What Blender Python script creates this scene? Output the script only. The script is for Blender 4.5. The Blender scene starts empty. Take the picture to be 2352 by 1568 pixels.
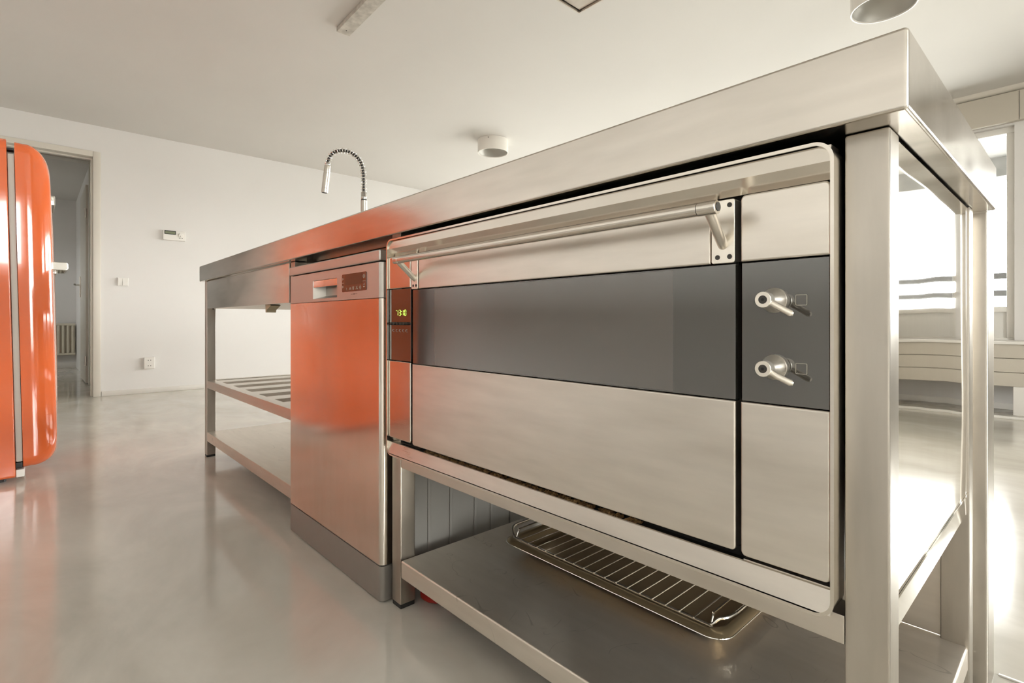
import bpy, bmesh, math, random
from mathutils import Vector, Matrix
random.seed(7)
S = bpy.context.scene
C = S.collection
R = math.radians

# ------------------------------------------------------------------ camera
FPX, HORIZON, CAM_H, CAM_D, YAW = 1201.3, 736.45, 0.6806, 0.598, 47.532
cam_data = bpy.data.cameras.new('camera')
cam = bpy.data.objects.new('camera', cam_data); C.objects.link(cam)
cam_data.sensor_width = 36.0
cam_data.lens = FPX / 2352 * 36.0
cam_data.shift_y = -(784 - HORIZON) / 2352
cam_data.clip_start = 0.02
cam.location = (0, -CAM_D, CAM_H)
cam.rotation_euler = (R(90), 0, R(YAW))
S.camera = cam

# ------------------------------------------------------------------ sky and daylight
world = bpy.data.worlds.new('sky'); S.world = world; world.use_nodes = True
bg = world.node_tree.nodes['Background']
# bright overcast sky above the horizon, darker ground below it
wn_, wl_ = world.node_tree.nodes, world.node_tree.links
tc_ = wn_.new('ShaderNodeTexCoord'); sx_ = wn_.new('ShaderNodeSeparateXYZ'); mr_ = wn_.new('ShaderNodeMapRange'); mc_ = wn_.new('ShaderNodeMix'); mc_.data_type = 'RGBA'
mr_.inputs['From Min'].default_value = -0.03; mr_.inputs['From Max'].default_value = 0.03
mc_.inputs['A'].default_value = (0.40, 0.388, 0.37, 1); mc_.inputs['B'].default_value = (1.0, 0.978, 0.968, 1)
wl_.new(tc_.outputs['Generated'], sx_.inputs[0]); wl_.new(sx_.outputs['Z'], mr_.inputs['Value']); wl_.new(mr_.outputs['Result'], mc_.inputs['Factor']); wl_.new(mc_.outputs['Result'], bg.inputs['Color'])
bg.inputs['Strength'].default_value = 5.0

def window_portal(loc, rot, sx, sy):
    l = bpy.data.lights.new('daylight_portal', 'AREA'); l.shape = 'RECTANGLE'; l.size = sx; l.size_y = sy
    l.cycles.is_portal = True
    o = bpy.data.objects.new('daylight_portal', l); C.objects.link(o); o.location = loc; o.rotation_euler = rot
    return o

vs = S.view_settings
vs.view_transform = 'Standard'; vs.look = 'None'; vs.gamma = 1.0; vs.use_curve_mapping = False
vs.exposure = 2.48
S.cycles.max_bounces = 7; S.cycles.diffuse_bounces = 4; S.cycles.glossy_bounces = 4; S.cycles.adaptive_threshold = 0.05; S.cycles.adaptive_min_samples = 24
S.cycles.use_light_tree = False
S.cycles.transparent_max_bounces = 12
S.cycles.caustics_reflective = False; S.cycles.caustics_refractive = False
S.cycles.sample_clamp_indirect = 8.0

# ------------------------------------------------------------------ materials
def new_mat(name):
    m = bpy.data.materials.new(name); m.use_nodes = True
    return m, m.node_tree.nodes, m.node_tree.links, m.node_tree.nodes['Principled BSDF']

def plain(name, col, rough=0.5, metal=0.0, spec=0.5, coat=0.0, emit=None, estr=0.0):
    m, n, l, p = new_mat(name)
    p.inputs['Base Color'].default_value = (*col, 1); p.inputs['Roughness'].default_value = rough
    p.inputs['Metallic'].default_value = metal; p.inputs['Specular IOR Level'].default_value = spec
    p.inputs['Coat Weight'].default_value = coat
    if emit:
        p.inputs['Emission Color'].default_value = (*emit, 1); p.inputs['Emission Strength'].default_value = estr
    # faint grain so that no surface is perfectly uniform
    t = n.new('ShaderNodeTexCoord'); no = n.new('ShaderNodeTexNoise'); no.inputs['Scale'].default_value = 35
    l.new(t.outputs['Object'], no.inputs['Vector'])
    mr = n.new('ShaderNodeMapRange'); mr.inputs['To Min'].default_value = max(0.0, rough - 0.03); mr.inputs['To Max'].default_value = min(1, rough + 0.03)
    l.new(no.outputs['Fac'], mr.inputs['Value']); l.new(mr.outputs['Result'], p.inputs['Roughness'])
    return m

def steel(name, col=(0.60, 0.56, 0.51), rough=0.28, var=0.10, brush='x', bump=0.02, warp=0.0, stain=0.12, fine=0.12, metal=1.0, scratch=False):
    m, n, l, p = new_mat(name)
    p.inputs['Metallic'].default_value = metal
    t = n.new('ShaderNodeTexCoord')
    mp = n.new('ShaderNodeMapping'); sc = {'x': (3, 500, 500), 'y': (500, 3, 500), 'z': (500, 500, 3)}[brush]
    mp.inputs['Scale'].default_value = sc; l.new(t.outputs['Object'], mp.inputs['Vector'])
    fn = n.new('ShaderNodeTexNoise'); fn.inputs['Scale'].default_value = 1.0; fn.inputs['Detail'].default_value = 3; l.new(mp.outputs['Vector'], fn.inputs['Vector'])
    mp2 = n.new('ShaderNodeMapping'); sc2 = {'x': (2.2, 9, 9), 'y': (9, 2.2, 9), 'z': (9, 9, 2.2)}[brush]
    mp2.inputs['Scale'].default_value = sc2; l.new(t.outputs['Object'], mp2.inputs['Vector'])
    cn = n.new('ShaderNodeTexNoise'); cn.inputs['Scale'].default_value = 1.0; cn.inputs['Detail'].default_value = 3; cn.inputs['Roughness'].default_value = 0.62
    l.new(mp2.outputs['Vector'], cn.inputs['Vector'])
    # roughness = base + cloud + brush
    a = n.new('ShaderNodeMath'); a.operation = 'MULTIPLY_ADD'; a.inputs[1].default_value = var; a.inputs[2].default_value = rough - var * 0.5
    l.new(cn.outputs['Fac'], a.inputs[0])
    b = n.new('ShaderNodeMath'); b.operation = 'MULTIPLY_ADD'; b.inputs[1].default_value = fine * rough; l.new(fn.outputs['Fac'], b.inputs[0]); l.new(a.outputs[0], b.inputs[2])
    b.use_clamp = True
    l.new(b.outputs[0], p.inputs['Roughness'])
    # colour: cloudy wiping stains
    cr = n.new('ShaderNodeValToRGB'); cr.color_ramp.elements[0].position = 0.30; cr.color_ramp.elements[1].position = 0.62
    k = 1 - stain
    cr.color_ramp.elements[0].color = (col[0] * k, col[1] * k * 0.985, col[2] * k * 0.96, 1); cr.color_ramp.elements[1].color = (*col, 1)
    l.new(cn.outputs['Fac'], cr.inputs['Fac'])
    # finer wiping smears on top of the clouds
    mp3 = n.new('ShaderNodeMapping'); sc3 = {'x': (9, 60, 60), 'y': (60, 9, 60), 'z': (60, 60, 9)}[brush]
    mp3.inputs['Scale'].default_value = sc3; mp3.inputs['Rotation'].default_value = (0.05, 0.12, 0.08); l.new(t.outputs['Object'], mp3.inputs['Vector'])
    sn = n.new('ShaderNodeTexNoise'); sn.inputs['Scale'].default_value = 1.0; sn.inputs['Detail'].default_value = 4; l.new(mp3.outputs['Vector'], sn.inputs['Vector'])
    sm = n.new('ShaderNodeMapRange'); sm.inputs['From Min'].default_value = 0.30; sm.inputs['From Max'].default_value = 0.70
    sm.inputs['To Min'].default_value = 1 - stain * 0.55; sm.inputs['To Max'].default_value = 1.0; l.new(sn.outputs['Fac'], sm.inputs['Value'])
    ml = n.new('ShaderNodeMix'); ml.data_type = 'RGBA'; ml.blend_type = 'MULTIPLY'; ml.inputs['Factor'].default_value = 1.0
    l.new(cr.outputs['Color'], ml.inputs['A']); l.new(sm.outputs['Result'], ml.inputs['B'])
    out = ml.outputs['Result']
    if scratch:
        for scale_, seed_ in ((5.5, 0.0), (9.0, 7.3)):
            mq = n.new('ShaderNodeMapping'); mq.inputs['Location'].default_value = (seed_, seed_ * 1.7, 0); l.new(t.outputs['Object'], mq.inputs['Vector'])
            q1 = n.new('ShaderNodeTexNoise'); q1.inputs['Scale'].default_value = scale_; q1.inputs['Detail'].default_value = 1; q1.inputs['Distortion'].default_value = 1.2; l.new(mq.outputs['Vector'], q1.inputs['Vector'])
            d1 = n.new('ShaderNodeMath'); d1.operation = 'SUBTRACT'; d1.inputs[1].default_value = 0.5; l.new(q1.outputs['Fac'], d1.inputs[0])
            d2 = n.new('ShaderNodeMath'); d2.operation = 'ABSOLUTE'; l.new(d1.outputs[0], d2.inputs[0])
            d3 = n.new('ShaderNodeMapRange'); d3.inputs['From Min'].default_value = 0.0015; d3.inputs['From Max'].default_value = 0.005; d3.inputs['To Min'].default_value = 1.0; d3.inputs['To Max'].default_value = 0.0; l.new(d2.outputs[0], d3.inputs['Value'])
            q2 = n.new('ShaderNodeTexNoise'); q2.inputs['Scale'].default_value = 13; l.new(mq.outputs['Vector'], q2.inputs['Vector'])
            d4 = n.new('ShaderNodeMapRange'); d4.inputs['From Min'].default_value = 0.55; d4.inputs['From Max'].default_value = 0.62; d4.inputs['To Max'].default_value = 0.28; l.new(q2.outputs['Fac'], d4.inputs['Value'])
            d5 = n.new('ShaderNodeMath'); d5.operation = 'MULTIPLY'; l.new(d3.outputs['Result'], d5.inputs[0]); l.new(d4.outputs['Result'], d5.inputs[1])
            mk = n.new('ShaderNodeMix'); mk.data_type = 'RGBA'; l.new(d5.outputs[0], mk.inputs['Factor']); l.new(out, mk.inputs['A']); mk.inputs['B'].default_value = (0.12, 0.095, 0.07, 1)
            out = mk.outputs['Result']
    l.new(out, p.inputs['Base Color'])
    bp = n.new('ShaderNodeBump'); bp.inputs['Strength'].default_value = bump; bp.inputs['Distance'].default_value = 0.001
    l.new(fn.outputs['Fac'], bp.inputs['Height'])
    last = bp
    if warp:
        wn = n.new('ShaderNodeTexNoise'); wn.inputs['Scale'].default_value = 3.2; wn.inputs['Detail'].default_value = 0.5; l.new(t.outputs['Object'], wn.inputs['Vector'])
        b2 = n.new('ShaderNodeBump'); b2.inputs['Strength'].default_value = 1.0; b2.inputs['Distance'].default_value = warp
        l.new(wn.outputs['Fac'], b2.inputs['Height']); l.new(bp.outputs['Normal'], b2.inputs['Normal']); last = b2
    l.new(last.outputs['Normal'], p.inputs['Normal'])
    return m

def plaster(name, col, rough=0.75, var=0.03, bump=0.03):
    m, n, l, p = new_mat(name)
    p.inputs['Roughness'].default_value = rough; p.inputs['Specular IOR Level'].default_value = 0.25
    t = n.new('ShaderNodeTexCoord'); no = n.new('ShaderNodeTexNoise'); no.inputs['Scale'].default_value = 1.3; no.inputs['Detail'].default_value = 5
    l.new(t.outputs['Object'], no.inputs['Vector'])
    cr = n.new('ShaderNodeValToRGB'); cr.color_ramp.elements[0].position = 0.3; cr.color_ramp.elements[1].position = 0.7
    cr.color_ramp.elements[0].color = tuple(c * (1 - var) for c in col) + (1,); cr.color_ramp.elements[1].color = (*col, 1)
    l.new(no.outputs['Fac'], cr.inputs['Fac']); l.new(cr.outputs['Color'], p.inputs['Base Color'])
    n2 = n.new('ShaderNodeTexNoise'); n2.inputs['Scale'].default_value = 260; l.new(t.outputs['Object'], n2.inputs['Vector'])
    b = n.new('ShaderNodeBump'); b.inputs['Strength'].default_value = bump; b.inputs['Distance'].default_value = 0.001
    l.new(n2.outputs['Fac'], b.inputs['Height']); l.new(b.outputs['Normal'], p.inputs['Normal'])
    return m

def resin_floor(name):
    m, n, l, p = new_mat(name)
    t = n.new('ShaderNodeTexCoord')
    mp = n.new('ShaderNodeMapping'); mp.inputs['Scale'].default_value = (0.9, 1.7, 1); mp.inputs['Rotation'].default_value = (0, 0, 0.5); l.new(t.outputs['Object'], mp.inputs['Vector'])
    n1 = n.new('ShaderNodeTexNoise'); n1.inputs['Scale'].default_value = 1.6; n1.inputs['Detail'].default_value = 5; n1.inputs['Roughness'].default_value = 0.6; n1.inputs['Distortion'].default_value = 0.6
    l.new(mp.outputs['Vector'], n1.inputs['Vector'])
    cr = n.new('ShaderNodeValToRGB'); e = cr.color_ramp.elements; e[0].position = 0.30; e[1].position = 0.72
    e[0].color = (0.50, 0.466, 0.405, 1); e[1].color = (0.68, 0.642, 0.572, 1)
    l.new(n1.outputs['Fac'], cr.inputs['Fac'])
    # pale scuffs in thin streaks
    mp2 = n.new('ShaderNodeMapping'); mp2.inputs['Scale'].default_value = (2.5, 9, 1); mp2.inputs['Rotation'].default_value = (0, 0, -0.5); l.new(t.outputs['Object'], mp2.inputs['Vector'])
    n2 = n.new('ShaderNodeTexNoise'); n2.inputs['Scale'].default_value = 2.0; n2.inputs['Detail'].default_value = 5; n2.inputs['Roughness'].default_value = 0.7; l.new(mp2.outputs['Vector'], n2.inputs['Vector'])
    sr = n.new('ShaderNodeValToRGB'); sr.color_ramp.elements[0].position = 0.60; sr.color_ramp.elements[1].position = 0.80
    sr.color_ramp.elements[1].color = (0.35, 0.35, 0.35, 1)
    l.new(n2.outputs['Fac'], sr.inputs['Fac'])
    mx = n.new('ShaderNodeMix'); mx.data_type = 'RGBA'; l.new(sr.outputs['Color'], mx.inputs['Factor']); l.new(cr.outputs['Color'], mx.inputs['A']); mx.inputs['B'].default_value = (0.62, 0.58, 0.51, 1)
    l.new(mx.outputs['Result'], p.inputs['Base Color'])
    rr = n.new('ShaderNodeMapRange'); rr.inputs['To Min'].default_value = 0.06; rr.inputs['To Max'].default_value = 0.20; l.new(n1.outputs['Fac'], rr.inputs['Value'])
    l.new(rr.outputs['Result'], p.inputs['Roughness'])
    p.inputs['Specular IOR Level'].default_value = 0.75
    n3 = n.new('ShaderNodeTexNoise'); n3.inputs['Scale'].default_value = 5; n3.inputs['Detail'].default_value = 2; l.new(t.outputs['Object'], n3.inputs['Vector'])
    b = n.new('ShaderNodeBump'); b.inputs['Strength'].default_value = 0.12; b.inputs['Distance'].default_value = 0.004; l.new(n3.outputs['Fac'], b.inputs['Height']); l.new(b.outputs['Normal'], p.inputs['Normal'])
    return m

def stone(name, c0, c1, scale=6, rough=0.5):
    m, n, l, p = new_mat(name); p.inputs['Roughness'].default_value = rough
    t = n.new('ShaderNodeTexCoord'); no = n.new('ShaderNodeTexNoise'); no.inputs['Scale'].default_value = scale; no.inputs['Detail'].default_value = 8; l.new(t.outputs['Object'], no.inputs['Vector'])
    cr = n.new('ShaderNodeValToRGB'); cr.color_ramp.elements[0].position = 0.3; cr.color_ramp.elements[1].position = 0.7
    cr.color_ramp.elements[0].color = (*c0, 1); cr.color_ramp.elements[1].color = (*c1, 1)
    l.new(no.outputs['Fac'], cr.inputs['Fac']); l.new(cr.outputs['Color'], p.inputs['Base Color'])
    return m

def pane_mat(name, tint=(0.95, 0.97, 0.96)):
    m = bpy.data.materials.new(name); m.use_nodes = True; n = m.node_tree.nodes; l = m.node_tree.links; n.clear()
    o = n.new('ShaderNodeOutputMaterial'); tr = n.new('ShaderNodeBsdfTransparent'); gl = n.new('ShaderNodeBsdfGlossy'); mx = n.new('ShaderNodeMixShader'); fr = n.new('ShaderNodeFresnel')
    tr.inputs['Color'].default_value = (*tint, 1); gl.inputs['Roughness'].default_value = 0.02; fr.inputs['IOR'].default_value = 1.25
    l.new(fr.outputs[0], mx.inputs[0]); l.new(tr.outputs[0], mx.inputs[1]); l.new(gl.outputs[0], mx.inputs[2]); l.new(mx.outputs[0], o.inputs['Surface'])
    return m

M = dict(
    wall=plaster('white_wall_paint', (0.815, 0.793, 0.768)),
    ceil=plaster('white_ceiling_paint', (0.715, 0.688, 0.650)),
    floor=resin_floor('grey_cast_floor'),
    trim=plain('cream_gloss_paint', (0.72, 0.675, 0.60), 0.35),
    white=plain('white_lacquer', (0.84, 0.81, 0.76), 0.35),
    top=steel('worktop_steel', (0.71, 0.665, 0.605), rough=0.17, var=0.14, brush='x', stain=0.16),
    frame=steel('bench_frame_steel', (0.56, 0.52, 0.465), rough=0.30, var=0.12, brush='z', stain=0.18),
    rail=steel('bench_rail_steel', (0.70, 0.65, 0.59), rough=0.30, var=0.10, brush='x', stain=0.12),
    shelf=steel('shelf_steel', (0.76, 0.70, 0.625), rough=0.36, var=0.12, brush='x', stain=0.10, scratch=True, metal=0.88),
    mirror=steel('polished_panel_steel', (0.93, 0.90, 0.85), rough=0.03, var=0.02, brush='z', warp=0.004, bump=0.006, stain=0.06),
    oven=steel('oven_steel', (0.78, 0.73, 0.665), rough=0.28, var=0.12, brush='x', stain=0.16),
    ovenside=steel('oven_side_steel', (0.66, 0.615, 0.555), rough=0.13, var=0.06, brush='x', stain=0.06),
    bezel=steel('oven_bezel_steel', (0.74, 0.695, 0.63), rough=0.16, var=0.05, brush='x', stain=0.05),
    dwdoor=steel('dishwasher_door_steel', (0.76, 0.70, 0.64), rough=0.14, var=0.05, brush='z', stain=0.06),
    dwgrey=plain('dishwasher_silver_paint', (0.56, 0.53, 0.49), 0.30, metal=0.75),
    dwkick=plain('dishwasher_plinth_grey', (0.30, 0.275, 0.25), 0.36, metal=0.5),
    dwside=plain('dishwasher_side_grey', (0.36, 0.338, 0.305), 0.45, metal=0.1),
    chrome=plain('chrome', (0.80, 0.78, 0.74), 0.07, metal=1.0),
    satin=plain('satin_nickel', (0.88, 0.83, 0.75), 0.30, metal=0.92),
    glass=plain('smoked_oven_glass', (0.045, 0.041, 0.036), 0.05, spec=1.0, coat=0.0), innerglass=plain('inner_window_glass', (0.082, 0.073, 0.063), 0.06, spec=1.0),
    ctlglass=plain('black_control_glass', (0.022, 0.018, 0.015), 0.04, spec=1.0),
    black=plain('black_plastic', (0.015, 0.014, 0.013), 0.5),
    dark=plain('dark_gap', (0.010, 0.009, 0.008), 0.7),
    bolt=plain('dark_screw', (0.055, 0.05, 0.045), 0.5, metal=0.3),
    mark=plain('pale_print', (0.40, 0.37, 0.32), 0.5),
    icon=plain('icon_print', (0.62, 0.50, 0.40), 0.5),
    led=plain('green_led', (0.3, 0.4, 0.1), 0.5, emit=(0.55, 0.80, 0.10), estr=0.30),
    orange=plain('orange_enamel', (0.75, 0.142, 0.036), 0.09, spec=0.6, coat=0.5),
    gasket=plain('grey_rubber_gasket', (0.55, 0.52, 0.46), 0.5),
    tray=plain('brown_enamel_tray', (0.36, 0.275, 0.165), 0.30, metal=0.75),
    wire=plain('chrome_wire', (0.78, 0.76, 0.72), 0.12, metal=1.0),
    crumb=stone('toasted_crumbs', (0.05, 0.025, 0.01), (0.62, 0.38, 0.16), 160, 0.9),
    red=plain('red_plastic', (0.36, 0.018, 0.012), 0.4),
    batten=stone('worn_white_batten', (0.42, 0.39, 0.34), (0.66, 0.62, 0.55), 22, 0.6),
    lamp=plain('lamp_white_enamel', (0.84, 0.80, 0.74), 0.35),
    reflector=plain('lamp_aluminium_reflector', (0.46, 0.44, 0.40), 0.42, metal=0.3),
    lcd=plain('lcd_green', (0.20, 0.22, 0.13), 0.3),
    pane=pane_mat('window_pane'), tinted=pane_mat('tinted_door_pane', (0.30, 0.29, 0.27)),
    spandrel=plain('frosted_panel', (0.80, 0.78, 0.74), 0.35),
    concrete=stone('grey_concrete', (0.17, 0.167, 0.158), (0.24, 0.234, 0.222), 7, 0.9),
    railing=plain('grey_railing_paint', (0.045, 0.043, 0.040), 0.6),
    board=plain('beige_board', (0.60, 0.55, 0.47), 0.5),
    tile=stone('marbled_tile', (0.30, 0.26, 0.21), (0.62, 0.58, 0.52), 14, 0.25),
    radiator=plain('cream_radiator_enamel', (0.70, 0.64, 0.52), 0.4),
    beige=plain('yellowed_plastic', (0.50, 0.42, 0.28), 0.5),
)

# ------------------------------------------------------------------ geometry helpers
class G:
    def __init__(s): s.bm = bmesh.new()
    def _merge(s, b):
        me = bpy.data.meshes.new('t'); b.to_mesh(me); b.free(); s.bm.from_mesh(me); bpy.data.meshes.remove(me); return s
    def box(s, x0, x1, y0, y1, z0, z1, bev=0.0, seg=2):
        b = bmesh.new(); bmesh.ops.create_cube(b, size=1)
        for v in b.verts:
            v.co = Vector(((x0 + x1) / 2 + v.co.x * (x1 - x0), (y0 + y1) / 2 + v.co.y * (y1 - y0), (z0 + z1) / 2 + v.co.z * (z1 - z0)))
        if bev: bmesh.ops.bevel(b, geom=b.edges[:], offset=bev, segments=seg, profile=0.5, affect='EDGES', clamp_overlap=True)
        return s._merge(b)
    def cyl(s, p0, p1, r0, r1=None, n=24, cap=True):
        r1 = r0 if r1 is None else r1
        return s.loft([(p0, r0), (p1, r1)], n, cap)
    def loft(s, rings, n=24, cap=True):
        """rings: (centre, radius) along a straight axis"""
        a = Vector(rings[0][0]); z = (Vector(rings[-1][0]) - a).normalized()
        up = Vector((0, 0, 1)) if abs(z.z) < 0.9 else Vector((1, 0, 0))
        x = z.cross(up).normalized(); y = z.cross(x)
        b = bmesh.new(); R_ = []
        for c, r in rings:
            c = Vector(c); R_.append([b.verts.new(c + (x * math.cos(2 * math.pi * i / n) + y * math.sin(2 * math.pi * i / n)) * r) for i in range(n)])
        for q in range(len(R_) - 1):
            for i in range(n): b.faces.new((R_[q][i], R_[q][(i + 1) % n], R_[q + 1][(i + 1) % n], R_[q + 1][i]))
        if cap: b.faces.new(R_[0][::-1]); b.faces.new(R_[-1])
        bmesh.ops.recalc_face_normals(b, faces=b.faces[:]) if cap else None
        return s._merge(b)
    def tube(s, pts, r, n=8, closed=False, cap=True):
        P = [Vector(p) for p in pts]; b = bmesh.new(); N = len(P); prev = None; rings = []
        for i in range(N):
            if closed: t = (P[(i + 1) % N] - P[i - 1]).normalized()
            else: t = (P[min(i + 1, N - 1)] - P[max(i - 1, 0)]).normalized()
            if prev is None:
                up = Vector((0, 0, 1)) if abs(t.z) < 0.9 else Vector((1, 0, 0)); x = t.cross(up).normalized()
            else: x = (prev - t * prev.dot(t)).normalized()
            prev = x; y = t.cross(x); rr = r[i] if isinstance(r, (list, tuple)) else r
            rings.append([b.verts.new(P[i] + (x * math.cos(2 * math.pi * k / n) + y * math.sin(2 * math.pi * k / n)) * rr) for k in range(n)])
        for q in range(N if closed else N - 1):
            A, B = rings[q], rings[(q + 1) % N]
            for k in range(n): b.faces.new((A[k], A[(k + 1) % n], B[(k + 1) % n], B[k]))
        if cap and not closed: b.faces.new(rings[0][::-1]); b.faces.new(rings[-1])
        bmesh.ops.recalc_face_normals(b, faces=b.faces[:])
        return s._merge(b)
    def prism(s, poly, plane, d0, d1, bev=0.0, seg=2):
        """poly of 2-D points; plane 'xz' extrudes along y, 'yz' along x, 'xy' along z"""
        f = {'xz': lambda a, c, d: (a, d, c), 'yz': lambda a, c, d: (d, a, c), 'xy': lambda a, c, d: (a, c, d)}[plane]
        b = bmesh.new(); A = [b.verts.new(f(p[0], p[1], d0)) for p in poly]; B = [b.verts.new(f(p[0], p[1], d1)) for p in poly]
        n = len(poly); b.faces.new(A); b.faces.new(B[::-1])
        for i in range(n): b.faces.new((A[i], B[i], B[(i + 1) % n], A[(i + 1) % n]))
        bmesh.ops.recalc_face_normals(b, faces=b.faces[:])
        if bev: bmesh.ops.bevel(b, geom=[e for e in b.edges if e.is_boundary is False and len(e.link_faces) == 2 and e.calc_face_angle(0) > 0.9], offset=bev, segments=seg, profile=0.5, affect='EDGES', clamp_overlap=True)
        return s._merge(b)
    def ring(s, outer, inner, plane, d0, d1):
        """frame between two polygons with the same point count"""
        f = {'xz': lambda a, c, d: (a, d, c), 'yz': lambda a, c, d: (d, a, c), 'xy': lambda a, c, d: (a, c, d)}[plane]
        b = bmesh.new(); n = len(outer); L = []
        for poly, d in ((outer, d0), (inner, d0), (inner, d1), (outer, d1)): L.append([b.verts.new(f(p[0], p[1], d)) for p in poly])
        for q in range(4):
            A, B = L[q], L[(q + 1) % 4]
            for i in range(n): b.faces.new((A[i], A[(i + 1) % n], B[(i + 1) % n], B[i]))
        bmesh.ops.recalc_face_normals(b, faces=b.faces[:])
        return s._merge(b)
    def poly(s, verts, faces):
        b = bmesh.new(); V = [b.verts.new(v) for v in verts]
        for f in faces: b.faces.new([V[i] for i in f])
        return s._merge(b)
    def rot(s, mat):
        bmesh.ops.transform(s.bm, matrix=mat, verts=s.bm.verts[:]); return s

def rrect(x0, x1, z0, z1, r, n=5):
    """rounded rectangle, r = (bottom left, bottom right, top right, top left)"""
    if not isinstance(r, (tuple, list)): r = (r,) * 4
    P = []
    for (cx, cz, sx, sz, a0), q in zip(((x0, z0, 1, 1, 180), (x1, z0, -1, 1, 270), (x1, z1, -1, -1, 0), (x0, z1, 1, -1, 90)), r):
        if q <= 0: P.append((cx, cz)); continue
        for i in range(n + 1):
            a = R(a0 + 90 * i / n); P.append((cx + sx * q + q * math.cos(a), cz + sz * q + q * math.sin(a)))
    return P

def obj(name, g, mat, parent=None, smooth=38, wn=True):
    bm = g.bm
    off = None
    if parent is not None:
        off = parent.matrix_basis.translation.copy() if parent.parent is None else parent.parent.matrix_basis.translation.copy()
        off = Vector(parent.get('_origin', off)) if '_origin' in parent else off
    else:
        xs = [v.co for v in bm.verts]
        off = Vector(((min(v.x for v in xs) + max(v.x for v in xs)) / 2, (min(v.y for v in xs) + max(v.y for v in xs)) / 2, min(v.z for v in xs)))
    for v in bm.verts: v.co -= off
    for f in bm.faces: f.smooth = True
    for e in bm.edges:
        if len(e.link_faces) == 2 and e.calc_face_angle(0) > R(smooth): e.smooth = False
    me = bpy.data.meshes.new(name); bm.to_mesh(me); bm.free(); me.materials.append(M[mat] if isinstance(mat, str) else mat)
    o = bpy.data.objects.new(name, me); C.objects.link(o)
    if parent is None: o.location = off
    else: o.parent = parent
    if wn:
        w = o.modifiers.new('weighted_normal', 'WEIGHTED_NORMAL'); w.keep_sharp = True
    ORIG[o.name] = off
    return o
ORIG = {}
def sub(name, g, mat, parent, **k):
    """child of a mesh part: keep the coordinates of the whole thing"""
    root = parent
    while root.parent is not None: root = root.parent
    off = ORIG[root.name]
    bm = g.bm
    for v in bm.verts: v.co -= off
    for f in bm.faces: f.smooth = True
    for e in bm.edges:
        if len(e.link_faces) == 2 and e.calc_face_angle(0) > R(38): e.smooth = False
    me = bpy.data.meshes.new(name); bm.to_mesh(me); bm.free(); me.materials.append(M[mat] if isinstance(mat, str) else mat)
    o = bpy.data.objects.new(name, me); C.objects.link(o); o.parent = parent
    w = o.modifiers.new('weighted_normal', 'WEIGHTED_NORMAL'); w.keep_sharp = True
    return o
def tag(o, label, cat, group=None):
    o['label'] = label; o['category'] = cat
    if group: o['group'] = group
    return o
def thing(name, label, cat, loc=(0, 0, 0), group=None):
    o = bpy.data.objects.new(name, None); C.objects.link(o); o.location = loc; o.empty_display_size = 0.1
    ORIG[o.name] = Vector(loc)
    return tag(o, label, cat, group)
def struct(name, g, mat, label=None):
    o = obj(name, g, mat, wn=False); o['kind'] = 'structure'
    if label: o['label'] = label
    return o
def part(name, g, mat, parent, label=None):
    o = sub(name, g, mat, parent)
    if label: o['label'] = label
    return o
def box(*a, **k): return G().box(*a, **k)

# ================================================================== the room
XL, XR, YF, YB, CE = -5.97, 3.40, -1.36, 4.82, 2.427
XH2, XFAR = -7.06, -9.95
struct('floor', box(-10.1, XR + 0.15, -2.7, YB + 0.15, -0.12, 0.0), 'floor', 'glossy grey cast floor running through the room')
struct('ceiling', box(-10.1, XR + 0.15, -2.7, YB + 0.15, CE, CE + 0.12), 'ceil', 'plain white ceiling of the room')

# left wall with a doorway
DY0, DY1, DZ = -1.12, -0.205, 2.143
g = box(XL - 0.15, XL, YF - 0.15, DY0 - 0.05, 0, CE); g.box(XL - 0.15, XL, DY1 + 0.05, YB + 0.15, 0, CE); g.box(XL - 0.15, XL, DY0 - 0.05, DY1 + 0.05, DZ + 0.045, CE)
struct('wall_left', g, 'wall', 'white wall with the doorway, thermostat and socket')
# back wall with windows
WZ0, WZ1 = 0.505, 2.15
WIN = [(-5.80, -3.00), (-2.75, -0.349), (0.42, 2.25)]
g = G(); xs = [XL - 0.15] + [v for w in WIN for v in w] + [XR + 0.15]
for i in range(0, len(xs), 2): g.box(xs[i], xs[i + 1], YB, YB + 0.15, 0, CE)
for a, b in WIN: g.box(a, b, YB, YB + 0.15, 0, WZ0); g.box(a, b, YB, YB + 0.15, WZ1, CE)
struct('wall_back', g, 'wall', 'white wall with the windows behind the bench')
# right wall with a window, plus an unseen one added to light the aisle
RWS = [(-1.02, -0.62, 1.40, 2.30), (0.00, 1.40, 0.25, 2.30)]
g = G(); ye = [YF - 0.15] + [v for w in RWS for v in w[:2]] + [YB + 0.15]
for i in range(0, len(ye), 2): g.box(XR, XR + 0.15, ye[i], ye[i + 1], 0, CE)
for a, b, c, d in RWS: g.box(XR, XR + 0.15, a, b, 0, c); g.box(XR, XR + 0.15, a, b, d, CE)
struct('wall_right', g, 'wall', 'white wall on the camera side end of the room')
# front wall (behind the camera)
g = box(XL - 0.15, XR + 0.15, YF - 0.15, YF, 0, CE)
struct('wall_front', g, 'wall', 'white wall behind the fridge')
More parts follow.
